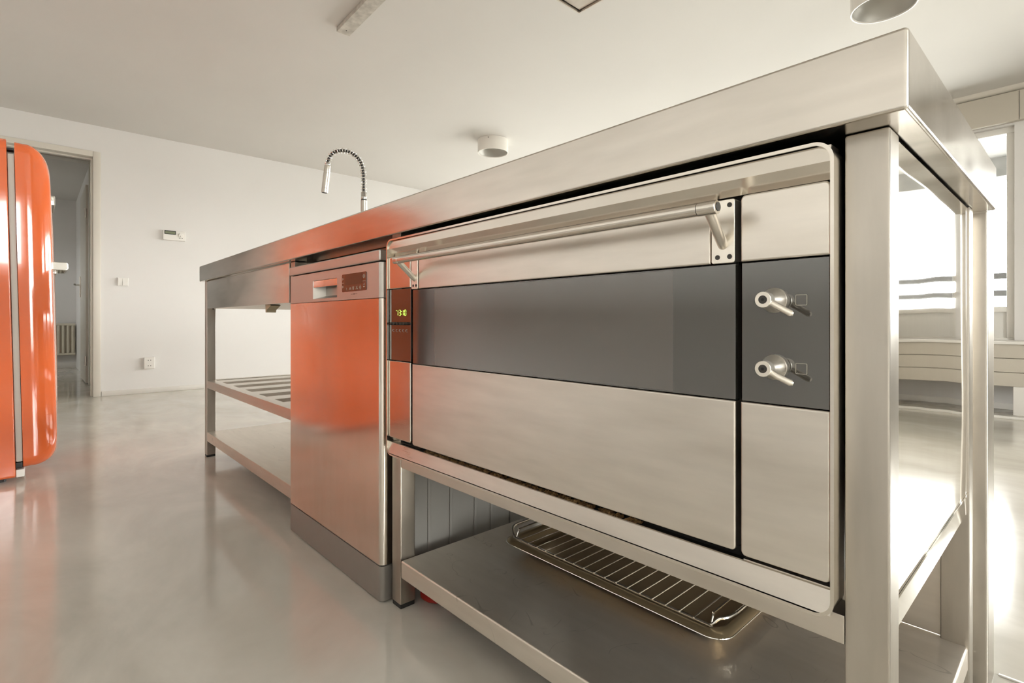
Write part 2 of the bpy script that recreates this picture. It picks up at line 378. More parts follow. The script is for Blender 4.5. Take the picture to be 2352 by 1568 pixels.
# hall and the room beyond the doorway
g = box(XH2 - 0.10, XH2, -0.115, 1.0, 0, CE); g.box(XH2 - 0.10, XH2, -2.6, -1.10, 0, CE); g.box(XH2 - 0.10, XH2, -1.10, -0.115, 2.40, CE)
struct('wall_hall', g, 'wall', 'hall wall seen through the doorway')
struct('wall_hall_end', box(XH2, XL - 0.15, 0.85, 1.0, 0, CE), 'wall')
struct('wall_hall_start', box(XH2, XL - 0.15, -2.7, -2.55, 0, CE), 'wall')
struct('wall_hall_side', box(XL - 0.15, XL, -2.7, YF - 0.15, 0, CE), 'wall')
struct('wall_far', box(XFAR - 0.15, XFAR, -2.7, 0.0, 0, CE), 'wall', 'far wall behind the radiator')
struct('wall_far_right', box(XFAR, XH2 - 0.10, -0.135, 0.0, 0, CE), 'wall', 'side wall of the far room beside the open door')
FW = (-9.0, -8.4, 1.2, 1.9)  # opening of the unseen window added to brighten the far room
g = box(XFAR, FW[0], -2.7, -2.55, 0, CE); g.box(FW[1], XH2 - 0.10, -2.7, -2.55, 0, CE); g.box(FW[0], FW[1], -2.7, -2.55, 0, FW[2]); g.box(FW[0], FW[1], -2.7, -2.55, FW[3], CE)
struct('wall_far_left', g, 'wall')

def window(name, axis, a0, a1, z0, z1, p, fw=0.055, mull=(), sill_panel=None, outward=1, label=None, d=0.07):
    """frame with panes in an opening; axis 'x' = the wall runs along x at y=p"""
    def bx(g, u0, u1, d0, d1, w0, w1, bev=0.003):
        return g.box(u0, u1, d0, d1, w0, w1, bev) if axis == 'x' else g.box(d0, d1, u0, u1, w0, w1, bev)
    d0, d1 = sorted((p, p + outward * d))
    g = G(); bx(g, a0, a1, d0, d1, z1 - fw, z1); bx(g, a0, a1, d0, d1, z0, z0 + fw); bx(g, a0, a0 + fw, d0, d1, z0 + fw, z1 - fw); bx(g, a1 - fw, a1, d0, d1, z0 + fw, z1 - fw)
    if sill_panel: bx(g, a0 + fw, a1 - fw, d0, d1, sill_panel - 0.02, sill_panel + 0.02)
    o = struct(name, g, 'white', label)
    edges = [a0 + fw] + [v for m_ in mull for v in (m_ - 0.03, m_ + 0.03)] + [a1 - fw]
    for m_ in mull: part('mullion', bx(G(), m_ - 0.03, m_ + 0.03, d0, d1, z0 + fw, z1 - fw), 'white', o)
    dm = (d0 + d1) / 2
    for i in range(0, len(edges), 2):
        zb = (sill_panel + 0.02) if sill_panel else z0 + fw
        part('pane', bx(G(), edges[i], edges[i + 1], dm - 0.003, dm + 0.003, zb, z1 - fw, 0), 'pane', o)
        if sill_panel: part('lower_panel', bx(G(), edges[i], edges[i + 1], dm - 0.012, dm + 0.012, z0 + fw, sill_panel - 0.02, 0), 'spandrel', o)
    return o
window('window_1', 'x', WIN[1][0], WIN[1][1], WZ0, WZ1, YB + 0.04, 0.045, (-1.55,), 0.768, 1, 'white framed window beyond the end of the bench')
window('window_2', 'x', WIN[2][0], WIN[2][1], WZ0, WZ1, YB + 0.04, 0.045, (1.35,), 0.768, 1, 'window mirrored in the steel end panel')
window('window_3', 'x', WIN[0][0], WIN[0][1], WZ0, WZ1, YB + 0.04, 0.045, (-4.25,), 0.768, 1)
window('window_4', 'y', *RWS[0], XR + 0.04, 0.04, (), None, 1)
window('added_aisle_window', 'y', *RWS[1], XR + 0.04, 0.05, (0.70,), None, 1)  # out of view, added to bring more daylight into the aisle
window('added_far_window', 'x', FW[0], FW[1], FW[2], FW[3], -2.59, 0.05, (), None, -1)  # out of view, added so the far room is not dark
for a, b in WIN: window_portal(((a + b) / 2, YB + 0.14, (0.79 + WZ1) / 2), (R(-90), 0, 0), b - a, WZ1 - 0.79)
for a, b, c, d in RWS: window_portal((XR + 0.14, (a + b) / 2, (c + d) / 2), (0, R(90), 0), d - c, b - a)
window_portal(((FW[0] + FW[1]) / 2, -2.69, (FW[2] + FW[3]) / 2), (R(90), 0, 0), FW[1] - FW[0], FW[3] - FW[2])

for m_ in ('glass', 'ctlglass', 'innerglass'): M[m_].node_tree.nodes['Principled BSDF'].inputs['IOR'].default_value = 1.75
# cove and blind box above the back windows
struct('trim_1', G().prism([(YB, CE), (YB - 0.07, CE), (YB - 0.06, CE - 0.02), (YB - 0.03, CE - 0.035), (YB, CE - 0.04)], 'yz', XL, XR), 'trim', 'cove along the ceiling above the windows')
bb = obj('blind_box', box(-2.80, 0.30, YB - 0.05, YB, 2.165, 2.385, 0.004), 'board'); tag(bb, 'beige roller blind box above the window', 'blind box')
bb['kind'] = 'structure'
part('seam', box(-0.322, -0.319, YB - 0.0515, YB - 0.0495, 2.168, 2.38), 'bolt', bb)
# baseboards
struct('baseboard_left', box(XL, XL + 0.012, DY1 + 0.06, YB, 0, 0.045, 0.003), 'white', 'low white skirting along the left wall')
struct('baseboard_back', box(XL, XR, YB - 0.012, YB, 0, 0.06, 0.003), 'white')
struct('baseboard_far', box(XFAR, XFAR + 0.012, -2.5, -0.135, 0, 0.08, 0.003), 'white')

# first door frame
g = G().box(XL - 0.15, XL + 0.012, DY1, DY1 + 0.055, 0, DZ + 0.05, 0.004)
df = struct('trim_2', g, 'trim', 'cream painted frame of the empty doorway')
part('jamb', box(XL - 0.15, XL + 0.012, DY0 - 0.055, DY0, 0, DZ + 0.05, 0.004), 'trim', df)
part('head', box(XL - 0.15, XL + 0.0115, DY0, DY1, DZ, DZ + 0.05, 0.004), 'trim', df)
part('stop_strip', box(XL - 0.10, XL - 0.06, DY1 - 0.014, DY1, 0, DZ - 0.014, 0.002), 'trim', df)
part('stop_strip', box(XL - 0.10, XL - 0.06, DY0, DY1, DZ - 0.014, DZ, 0.002), 'trim', df)
# second door frame and open leaf
g = box(XH2 - 0.12, XH2 + 0.012, -0.165, -0.115, 0, 2.40, 0.004)
df2 = struct('trim_3', g, 'trim', 'cream frame of the inner doorway in the hall')
part('jamb', box(XH2 - 0.12, XH2 + 0.012, -1.10, -1.05, 0, 2.40, 0.004), 'trim', df2)
part('head', box(XH2 - 0.12, XH2 + 0.011, -1.05, -0.165, 2.35, 2.40, 0.004), 'trim', df2)
leaf = struct('door_1', box(-8.06, -7.20, -0.186, -0.148, 0.015, 2.135, 0.003), 'trim', 'cream inner door standing open in the hall')
part('hinge', G().cyl((-7.195, -0.188, 1.78), (-7.195, -0.188, 1.88), 0.009, n=12), 'satin', leaf)
part('hinge', G().cyl((-7.195, -0.188, 0.20), (-7.195, -0.188, 0.30), 0.009, n=12), 'satin', leaf)
part('handle_plate', box(-8.00, -7.955, -0.197, -0.186, 0.96, 1.20, 0.003), 'satin', leaf)
part('door_handle', G().tube([(-7.98, -0.19, 1.10), (-7.98, -0.235, 1.10), (-7.965, -0.245, 1.10), (-7.86, -0.245, 1.10)], 0.010, 10), 'chrome', leaf)
# radiator in the far room
rad = thing('panel_radiator', 'cream ribbed panel radiator on the far wall behind the open door', 'radiator', (XFAR + 0.07, -0.55, 0.17))
part('back_panel', box(XFAR + 0.03, XFAR + 0.05, -1.10, -0.145, 0.19, 0.62, 0.006), 'radiator', rad)
part('top_header', box(XFAR + 0.03, XFAR + 0.085, -1.10, -0.145, 0.61, 0.645, 0.01), 'radiator', rad)
part('bottom_header', box(XFAR + 0.03, XFAR + 0.085, -1.10, -0.145, 0.185, 0.22, 0.01), 'radiator', rad)
for i in range(18): part('rib', box(XFAR + 0.05, XFAR + 0.088, -1.085 + i * 0.0525, -1.055 + i * 0.0525, 0.215, 0.615, 0.010), 'radiator', rad)
for y in (-0.95, -0.3): part('wall_bracket', box(XFAR, XFAR + 0.031, y - 0.02, y + 0.02, 0.3, 0.5), 'radiator', rad)

# ================================================================== outside
struct('balcony_floor', box(-7.0, 4.0, YB + 0.15, 6.45, -0.2, -0.05), 'concrete')
g = box(-7.0, 4.0, YB + 0.15, 6.45, 2.24, 2.5); g.box(-7.0, 4.0, 6.2, 6.45, 2.06, 2.24)
struct('balcony_soffit', g, 'concrete', 'grey concrete underside of the balcony above')
rl = thing('balcony_railing', 'grey balcony railing of two flat bars outside the window', 'railing', (-1.0, 6.2, -0.05))
part('bar', box(-6.8, 3.8, 6.19, 6.22, 1.080, 1.136, 0.004), 'railing', rl); part('bar', box(-6.8, 3.8, 6.19, 6.22, 0.915, 0.972, 0.004), 'railing', rl)
for x in (-6.5, -4.6, -2.7, 2.0, 3.6): part('post', box(x, x + 0.04, 6.22, 6.26, -0.05, 1.12, 0.003), 'railing', rl)

# window bench cover and tiled strip in front of the back wall
bc = thing('bench_cover', 'beige boarded radiator cover below the window beyond the bench', 'cover', (-0.4, 4.62, 0.0))
for z0, z1 in ((0.416, 0.512), (0.316, 0.412), (0.216, 0.312)): part('board', box(-2.7, 1.6, 4.50, 4.52, z0, z1, 0.002), 'board', bc)
part('top_board', box(-2.72, 1.62, 4.48, YB - 0.013, 0.513, 0.535, 0.003), 'white', bc)
for x in (-2.68, -0.335, 1.54): part('post', box(x, x + 0.06, 4.503, 4.56, 0.0, 0.216, 0.003), 'white', bc)
part('back_rail', box(-2.7, 1.6, 4.521, 4.54, 0.24, 0.50), 'board', bc)
struct('trim_4', box(XL + 0.02, XR, 4.385, 4.41, 0, 0.018, 0.003), 'white', 'white edging strip of the tiled border')
struct('trim_5', box(-0.110, XR, 0.766, 0.773, 0, 0.003, 0.001), 'white', 'thin pale joint strip in the floor beside the bench')
# tiled strip behind the white edging: the tiles are pieces of the floor border
tb = struct('floor_border', box(XL + 0.02, XR, 4.41, YB - 0.014, 0.0, 0.008), 'board', 'tiled border below the window')
for i in range(20):
    x = -5.9 + i * 0.41
    part('tile', box(x, x + 0.402, 4.414, YB - 0.016, 0.006, 0.015, 0.001), 'tile', tb)

# ================================================================== ceiling things
def ceiling_lamp(x, y, label):
    t = thing('ceiling_spotlight', label, 'ceiling lamp', (x, y, CE - 0.125), 'drum spotlights on the ceiling')
    def lathe(pr, n=40):
        b = G(); vs_, fs = [], []
        for r, z in pr:
            for i in range(n): vs_.append((x + r * math.cos(2 * math.pi * i / n), y + r * math.sin(2 * math.pi * i / n), CE + z))
        for q in range(len(pr) - 1):
            for i in range(n): fs.append((q * n + i, q * n + (i + 1) % n, (q + 1) * n + (i + 1) % n, (q + 1) * n + i))
        b.poly(vs_, fs); bmesh.ops.recalc_face_normals(b.bm, faces=b.bm.faces[:]); return b
    part('housing', lathe([(0.0, -0.001), (0.146, -0.001), (0.1475, -0.02), (0.1475, -0.118), (0.146, -0.124), (0.140, -0.124), (0.1385, -0.116), (0.1385, -0.012), (0.0, -0.012)]), 'lamp', t)
    part('reflector', lathe([(0.0, -0.045), (0.05, -0.047), (0.095, -0.060), (0.125, -0.085), (0.137, -0.112), (0.138, -0.117), (0.130, -0.09), (0.097, -0.05), (0.0, -0.035)]), 'reflector', t)
    part('screw', G().cyl((x + 0.08, y - 0.124, CE - 0.02), (x + 0.084, y - 0.131, CE - 0.02), 0.004, n=8), 'bolt', t)
    return t
ceiling_lamp(-3.86, 2.685, 'white drum spotlight on the ceiling above the middle of the worktop')
ceiling_lamp(-0.70, 2.66, 'white drum spotlight cut by the photo edge above the worktop corner')

bt = thing('ceiling_batten', 'short worn white batten screwed flat to the ceiling', 'batten', (-2.4, 0.77, CE - 0.027))
mrot = Matrix.Translation((-3.0, 0.773, 0)) @ Matrix.Rotation(R(-1.8), 4, 'Z')
part('strip', box(0, 1.15, -0.04, 0.04, CE - 0.027, CE - 0.0005, 0.002).rot(mrot), 'batten', bt)
part('screw', G().cyl((0.05, 0.0, CE - 0.0285), (0.05, 0.0, CE - 0.02), 0.004, n=10).rot(mrot), 'bolt', bt)

# extractor hood above the hob side, only its corner shows
HX0, HX1, HY0, HY1, HZ = -1.021, -0.12, 0.05, 0.609, 1.60
hd = thing('extractor_hood', 'stainless extractor hood hanging above the worktop, only its lower corner showing', 'hood', ((HX0 + HX1) / 2, (HY0 + HY1) / 2, HZ))
part('canopy', G().ring(rrect(HX0, HX1, HY0, HY1, 0.0), rrect(HX0 + 0.004, HX1 - 0.004, HY0 + 0.004, HY1 - 0.004, 0.0), 'xy', HZ, HZ + 0.07), 'rail', hd)
part('top_plate', box(HX0, HX1, HY0, HY1, HZ + 0.07, HZ + 0.08), 'rail', hd)
for i in range(3):
    x0 = HX0 + 0.004 + i * (HX1 - HX0 - 0.008) / 3
    part('grease_filter', box(x0 + 0.002, x0 + (HX1 - HX0 - 0.008) / 3 - 0.002, HY0 + 0.005, HY1 - 0.005, HZ + 0.006, HZ + 0.02, 0.003), 'rail', hd)
part('duct', box(-0.72, -0.42, 0.20, 0.46, HZ + 0.08, CE, 0.004), 'frame', hd)

# ================================================================== left wall fittings
th = thing('room_thermostat', 'cream thermostat with small display and dial on the left wall', 'thermostat', (XL, 0.41, 1.46))
part('body', box(XL + 0.001, XL + 0.030, 0.318, 0.502, 1.458, 1.552, 0.005), 'white', th)
part('screen_frame', box(XL + 0.028, XL + 0.032, 0.328, 0.422, 1.513, 1.549, 0.001), 'black', th)
part('screen', box(XL + 0.031, XL + 0.0335, 0.334, 0.416, 1.519, 1.541), 'lcd', th)
part('dial', G().loft([((XL + 0.029, 0.464, 1.512), 0.021), ((XL + 0.040, 0.464, 1.512), 0.020), ((XL + 0.042, 0.464, 1.512), 0.018)], 28), 'white', th)
part('dial_mark', G().box(XL + 0.0415, XL + 0.0428, 0.456, 0.459, 1.497, 1.507).box(XL + 0.030, XL + 0.0305, 0.446, 0.460, 1.482, 1.486).box(XL + 0.030, XL + 0.0305, 0.470, 0.478, 1.480, 1.487), 'bolt', th)
sw = thing('light_switch', 'white double light switch beside the doorway', 'switch', (XL, 0.01, 1.0))
part('plate', box(XL + 0.001, XL + 0.012, -0.032, 0.050, 1.001, 1.077, 0.004), 'white', sw)
rk = lambda y0, y1, t: G().prism([(XL + 0.011, 1.008), (XL + 0.011 + t, 1.008), (XL + 0.020, 1.039), (XL + 0.024 - t, 1.070), (XL + 0.011, 1.070)], 'xz', y0, y1)
part('rocker', rk(-0.026, 0.006, 0.004), 'white', sw); part('rocker', rk(0.008, 0.044, 0.010), 'white', sw)
ou = thing('wall_socket', 'white double wall socket low on the left wall', 'socket', (XL, 0.21, 0.228))
part('plate', box(XL + 0.001, XL + 0.030, 0.167, 0.252, 0.228, 0.338, 0.006), 'white', ou)
for zc in (0.257, 0.309):
    part('socket_cup', G().loft([((XL + 0.0305, 0.2095, zc), 0.023), ((XL + 0.0315, 0.2095, zc), 0.021), ((XL + 0.0305, 0.2095, zc), 0.019)], 24), 'gasket', ou)
    part('pin_holes', G().cyl((XL + 0.030, 0.2000, zc), (XL + 0.0318, 0.2000, zc), 0.0035, n=10).cyl((XL + 0.030, 0.2190, zc), (XL + 0.0318, 0.2190, zc), 0.0035, n=10), 'black', ou)

# ================================================================== fridge
TILT = R(1.18)
FX0, FX1 = -3.63, -3.03
fr = thing('retro_fridge', 'glossy orange retro fridge with a rounded door and chrome handle', 'fridge', (-3.33, -0.652, 0.0))
def frot(g): return g.rot(Matrix.Translation((0, -0.652, 0.008)) @ Matrix.Rotation(TILT, 4, 'X') @ Matrix.Translation((0, 0.652, 0)))
def fpart(n, g, m, p=fr): return part(n, frot(g), m, p)
body = fpart('body', G().prism(rrect(FX0, FX1, 0.012, 1.440, (0.012, 0.012, 0.055, 0.055), 8), 'xz', -1.265, -0.652, 0.004), 'orange')
fpart('top_cover', G().prism(rrect(FX0 + 0.001, FX1 + 0.0012, 1.395, 1.4405, (0, 0, 0.05, 0.05), 8), 'xz', -1.262, -0.654), 'orange')
# rounded pillow door, lofted from the gasket side to the front
def door_ring(y, it, ib, ix, rad):
    return [(p[0], y, p[1]) for p in rrect(FX0 + ix, FX1 - ix, 0.045 + ib, 1.432 - it, rad, 10)]
prof = [(-0.628, 0.0, 0.0, 0.0, 0.045), (-0.600, 0.001, 0.001, 0.0, 0.05)]
for k in range(1, 13):
    a = R(90 * k / 12)
    prof.append((-0.600 + 0.084 * math.sin(a), 0.11 * (1 - math.cos(a)), 0.06 * (1 - math.cos(a)), 0.05 * (1 - math.cos(a)), 0.05 + 0.05 * (1 - math.cos(a))))
rings = [door_ring(*p) for p in prof]
# gently bellied front
cx_, cz_ = (FX0 + FX1) / 2, 0.74
last = rings[-1]
for s_ in (0.8, 0.55, 0.3):
    rings.append([(cx_ + (p[0] - cx_) * s_, -0.516 + 0.012 * (1 - s_ * s_), cz_ + (p[2] - cz_) * s_) for p in last])
vsd, fsd = [], []; n_ = len(rings[0])
for r_ in rings: vsd += r_
for q in range(len(rings) - 1):
    for i in range(n_): fsd.append((q * n_ + i, q * n_ + (i + 1) % n_, (q + 1) * n_ + (i + 1) % n_, (q + 1) * n_ + i))
fsd.append(tuple(range(n_))); fsd.append(tuple((len(rings) - 1) * n_ + i for i in range(n_)))
gd = G().poly(vsd, fsd); bmesh.ops.recalc_face_normals(gd.bm, faces=gd.bm.faces[:])
fdoor = fpart('door', gd, 'orange')
fpart('gasket', box(FX0 + 0.012, FX1 - 0.008, -0.6515, -0.6285, 0.075, 1.375, 0.006), 'gasket')
fpart('plinth', box(FX0 + 0.03, FX1 - 0.004, -0.6515, -0.625, 0.012, 0.044, 0.003), 'white')
fpart('hinge', box(FX1 - 0.05, FX1 - 0.004, -0.6515, -0.63, 0.052, 0.074, 0.002), 'black')
fpart('hinge', box(FX1 - 0.05, FX1 - 0.004, -0.6515, -0.63, 1.388, 1.396, 0.002), 'black')
hb_ = fpart('door_handle', G().prism(rrect(-0.522, -0.462, 0.895, 0.931, 0.010, 4), 'yz', -3.30, -3.08, 0.003), 'chrome', fdoor)
fpart('handle_base', box(-3.29, -3.20, -0.512, -0.498, 0.885, 0.940, 0.004), 'chrome', fdoor)
fpart('badge', box(-3.44, -3.20, -0.530, -0.498, 1.20, 1.245, 0.006), 'chrome', fdoor)
for x in (FX0 + 0.06, FX1 - 0.06):
    part('foot', G().cyl((x, -0.70, 0.0), (x, -0.70, 0.022), 0.018, n=14), 'black', fr)
    part('foot', G().cyl((x, -1.20, 0.0), (x, -1.20, 0.012), 0.018, n=14), 'black', fr)

# ================================================================== workbench frame
Z0, Z1 = 0.8779, 0.9549          # underside and top of the worktop
wb = thing('steel_workbench', 'long stainless steel bench frame with square legs, rails and shelves', 'workbench', (-1.56, 0.335, 0.0))
LEGX = [(-2.992, -2.952), (-1.800, -1.760), (-1.1256, -1.0856), (-0.172, -0.132)]
for x0, x1 in LEGX:
    for y0 in (0.040, 0.590):
        lg = part('leg', box(x0, x1, y0, y0 + 0.04, 0.010, Z0 - 0.0005, 0.0025, 2), 'frame', wb)
        part('foot_cap', box(x0 + 0.001, x1 - 0.001, y0 + 0.001, y0 + 0.039, 0.0, 0.0105, 0.001), 'black', lg)
part('rear_upright', box(-0.140, -0.116, 0.672, 0.765, 0.0, Z0 + 0.002, 0.004, 3), 'frame', wb)
# rails
part('rail', box(-1.0856, -0.172, 0.041, 0.079, 0.334, 0.3655, 0.002), 'rail', wb)
part('rail', box(-1.0856, -0.172, 0.591, 0.629, 0.334, 0.3655, 0.002), 'rail', wb)
part('rail', box(-1.124, -1.088, 0.08, 0.59, 0.334, 0.3655, 0.002), 'rail', wb)
part('rail', box(-2.952, -1.800, 0.041, 0.079, 0.345, 0.383, 0.002), 'rail', wb)
part('rail', box(-2.952, -1.800, 0.591, 0.629, 0.345, 0.383, 0.002), 'rail', wb)
part('rail', box(-1.76, -1.1256, 0.10, 0.13, 0.858, Z0 - 0.001, 0.002), 'rail', wb)
part('rail', box(-2.952, -0.172, 0.592, 0.628, 0.84, Z0 - 0.001, 0.002), 'rail', wb)
# slats run front to back between the rails
for i in range(7):
    x = -2.930 + i * 0.188
    if x + 0.095 < -1.80: part('slat', box(x, x + 0.095, 0.079, 0.591, 0.352, 0.3815, 0.002), 'rail', wb)
part('side_rail', box(-2.99, -2.954, 0.08, 0.59, 0.345, 0.383, 0.002), 'rail', wb)
# folded lower shelves
part('lower_shelf', box(-2.952, -1.802, 0.041, 0.628, 0.080, 0.1255, 0.003), 'shelf', wb)
part('lower_shelf', box(-1.082, -0.1345, 0.0385, 0.628, 0.076, 0.1175, 0.0035, 3), 'shelf', wb)
# end panel with its folded lower lip
part('end_panel', box(-0.1385, -0.1345, 0.080, 0.590, 0.386, Z0 - 0.004), 'mirror', wb, 'polished steel end panel mirroring the window')
part('panel_lip', G().prism([(-0.1385, 0.3855), (-0.1325, 0.3855), (-0.1345, 0.381), (-0.1345, 0.352), (-0.1385, 0.352)], 'xz', 0.0802, 0.5898), 'mirror', wb)
part('back_panel', box(-1.083, -0.173, 0.600, 0.604, 0.1185, 0.84), 'shelf', wb)

# ================================================================== worktop and sink
WL, WW = 2.9049, 0.6698
SX0, SX1, SY0, SY1 = -2.72, -1.92, 0.12, 0.50
g = G()
wt_root = Vector((-0.1094, 0.0, 0.0))
xs = [-WL, SX0 + 0.1094, SX1 + 0.1094, 0.0]; ys = [0.0, SY0, SY1, WW]
def ring_worktop():
    b = bmesh.new(); V = {}
    for k, z in ((0, Z0), (1, Z1)):
        for i, x in enumerate(xs):
            for j, y in enumerate(ys): V[i, j, k] = b.verts.new((x, y, z))
    for i in range(3):
        for j in range(3):
            if (i, j) == (1, 1): continue
            b.faces.new((V[i, j, 1], V[i + 1, j, 1], V[i + 1, j + 1, 1], V[i, j + 1, 1])); b.faces.new((V[i, j, 0], V[i, j + 1, 0], V[i + 1, j + 1, 0], V[i + 1, j, 0]))
    for i in range(3):
        b.faces.new((V[i, 0, 0], V[i + 1, 0, 0], V[i + 1, 0, 1], V[i, 0, 1])); b.faces.new((V[i, 3, 1], V[i + 1, 3, 1], V[i + 1, 3, 0], V[i, 3, 0]))
        b.faces.new((V[0, i, 1], V[0, i + 1, 1], V[0, i + 1, 0], V[0, i, 0])); b.faces.new((V[3, i, 0], V[3, i + 1, 0], V[3, i + 1, 1], V[3, i, 1]))
    for A, B in (((1, 1), (2, 1)), ((2, 1), (2, 2)), ((2, 2), (1, 2)), ((1, 2), (1, 1))):
        b.faces.new((V[(*A, 0)], V[(*A, 1)], V[(*B, 1)], V[(*B, 0)]))
    bmesh.ops.recalc_face_normals(b, faces=b.faces[:])
    eps = 1e-4
    ee = []
    for e in b.edges:
        c = (e.verts[0].co + e.verts[1].co) / 2
        on = sum((abs(c.x - 0) < eps or abs(c.x + WL) < eps, abs(c.y) < eps or abs(c.y - WW) < eps, abs(c.z - Z0) < eps or abs(c.z - Z1) < eps))
        if on == 2 and e.calc_face_angle(0) > 1: ee.append(e)
    bmesh.ops.bevel(b, geom=ee, offset=0.0040, segments=3, profile=0.5, affect='EDGES')
    return b
g._merge(ring_worktop())
g.rot(Matrix.Translation(wt_root) @ Matrix.Rotation(-0.0071, 4, 'Z'))
wt = obj('worktop', g, 'top'); tag(wt, 'long thick stainless steel worktop on the bench frame', 'worktop')
# sink bowl with a front apron under the left part of the worktop
sk = thing('sink_basin', 'shallow stainless sink box hanging under the far end of the worktop', 'sink', (-2.36, 0.26, 0.74))
part('apron', box(-2.925, -1.803, 0.036, 0.0395, 0.741, Z0 - 0.003, 0.001), 'top', sk)
part('floor_pan', box(-2.92, -1.803, 0.0395, 0.46, 0.741, 0.745), 'shelf', sk)
g = box(-2.90, -2.896, 0.0395, 0.46, 0.745, Z0 - 0.003); g.box(-1.812, -1.808, 0.0395, 0.46, 0.745, Z0 - 0.003); g.box(-2.896, -1.812, 0.456, 0.46, 0.745, Z0 - 0.003)
part('side_wall', g, 'shelf', sk)
part('drain_clip', G().prism([(-2.09, 0.7405), (-2.035, 0.7405), (-2.03, 0.737), (-2.075, 0.722), (-2.08, 0.712), (-2.088, 0.712)], 'xz', 0.050, 0.085), 'beige', sk, 'yellowed plastic clip')
part('bolt', G().cyl((-2.86, 0.048, 0.7345), (-2.86, 0.048, 0.741), 0.004, n=8), 'bolt', sk)

# ================================================================== spring tap
TX, TY = -2.087, 0.45
ex, ey = -0.6751, -0.7377
PX = 534.6
def tp(u, v): s_ = (835.4 - u) / PX; return Vector((TX + ex * s_, TY + ey * s_, CAM_H + (HORIZON - v) / PX))
def cp(x, y): return tp(440 + x / 3.92, 320 + y / 3.92)
tap = thing('spring_tap', 'tall chrome kitchen tap with a coiled spring neck and spray head', 'tap', (TX, TY, Z1))
part('base', G().loft([((TX, TY, Z1), 0.024), ((TX, TY, Z1 + 0.006), 0.024), ((TX, TY, Z1 + 0.008), 0.0135), ((TX, TY, cp(1550, 552).z), 0.0135)], 28), 'frame', tap)
part('collar', G().cyl((TX, TY, cp(1550, 552).z), (TX, TY, cp(1550, 543).z), 0.0125, n=24), 'black', tap)
ctrl = [cp(*p) for p in ((1550, 545), (1548, 480), (1548, 400), (1545, 300), (1527, 222), (1490, 162), (1432, 118), (1360, 100), (1292, 110), (1245, 152), (1226, 205), (1222, 232))]
def spline(P, m=14):
    o_ = []
    for i in range(len(P) - 1):
        p0, p1, p2, p3 = P[max(i - 1, 0)], P[i], P[i + 1], P[min(i + 2, len(P) - 1)]
        for k in range(m):
            t = k / m; o_.append(0.5 * ((2 * p1) + (p2 - p0) * t + (2 * p0 - 5 * p1 + 4 * p2 - p3) * t * t + (3 * p1 - p0 - 3 * p2 + p3) * t ** 3))
    o_.append(P[-1]); return o_
path = spline(ctrl, 16)
part('hose', G().tube(path, 0.0058, 10), 'bolt', tap)
# helix around the path
cum = [0.0]
for a, b in zip(path, path[1:]): cum.append(cum[-1] + (b - a).length)
L_ = cum[-1]; side = Vector((ey, -ex, 0)).normalized()
def at(s_):
    for i in range(len(path) - 1):
        if cum[i + 1] >= s_:
            t = (s_ - cum[i]) / max(1e-9, cum[i + 1] - cum[i]); return path[i].lerp(path[i + 1], t), (path[i + 1] - path[i]).normalized()
    return path[-1], (path[-1] - path[-2]).normalized()
def helix(s0, s1, pitch, rad, wr, steps=14):
    pts = []; n = int((s1 - s0) / pitch * steps)
    for i in range(n + 1):
        s_ = s0 + (s1 - s0) * i / n; c, t = at(s_); nn = t.cross(side).normalized(); a = 2 * math.pi * i / steps
        pts.append(c + side * (rad * math.cos(a)) + nn * (rad * math.sin(a)))
    return G().tube(pts, wr, 6)
part('spring', helix(0.028, L_ - 0.012, 0.0118, 0.0098, 0.0020), 'wire', tap)
part('lower_coil', helix(0.001, 0.030, 0.0042, 0.0105, 0.0019), 'wire', tap)
part('upper_coil', helix(L_ - 0.012, L_, 0.0042, 0.0100, 0.0019), 'wire', tap)
h0, h1 = cp(1224, 230), cp(1195, 480); ax = (h1 - h0)
hd_ = part('spray_head', G().loft([(h0, 0.0105), (h0 + ax * 0.03, 0.0128), (h0 + ax * 0.27, 0.0135), (h0 + ax * 0.285, 0.0128), (h0 + ax * 0.30, 0.0135), (h0 + ax * 0.82, 0.0137), (h0 + ax * 0.83, 0.0130), (h0 + ax * 0.84, 0.0137), (h0 + ax * 1.0, 0.0132)], 28), 'frame', tap)
part('nozzle', G().cyl(h0 + ax * 0.99, h0 + ax * 1.006, 0.0115, n=24), 'black', hd_)

# ================================================================== dishwasher
DX0, DX1, DYF, DYB = -1.737, -1.139, 0.018, 0.585
dw = thing('dishwasher', 'freestanding silver dishwasher mirroring the orange fridge', 'dishwasher', ((DX0 + DX1) / 2, 0.30, 0.0))
part('cabinet', box(DX0 + 0.003, DX1 - 0.001, 0.055, DYB, 0.02, 0.822, 0.003), 'dwside', dw)
for y in (0.155, 0.224, 0.307, 0.365, 0.44): part('side_rib', box(DX1 - 0.0015, DX1 + 0.0032, y - 0.005, y + 0.005, 0.03, 0.80, 0.0022), 'dwside', dw)
part('lid', box(DX0 - 0.003, DX1, DYF - 0.004, DYB, 0.8255, 0.853, 0.004, 3), 'dwgrey', dw)
part('lid_gap', box(DX0 + 0.004, DX1 - 0.006, DYF + 0.006, 0.055, 0.820, 0.827), 'dark', dw)
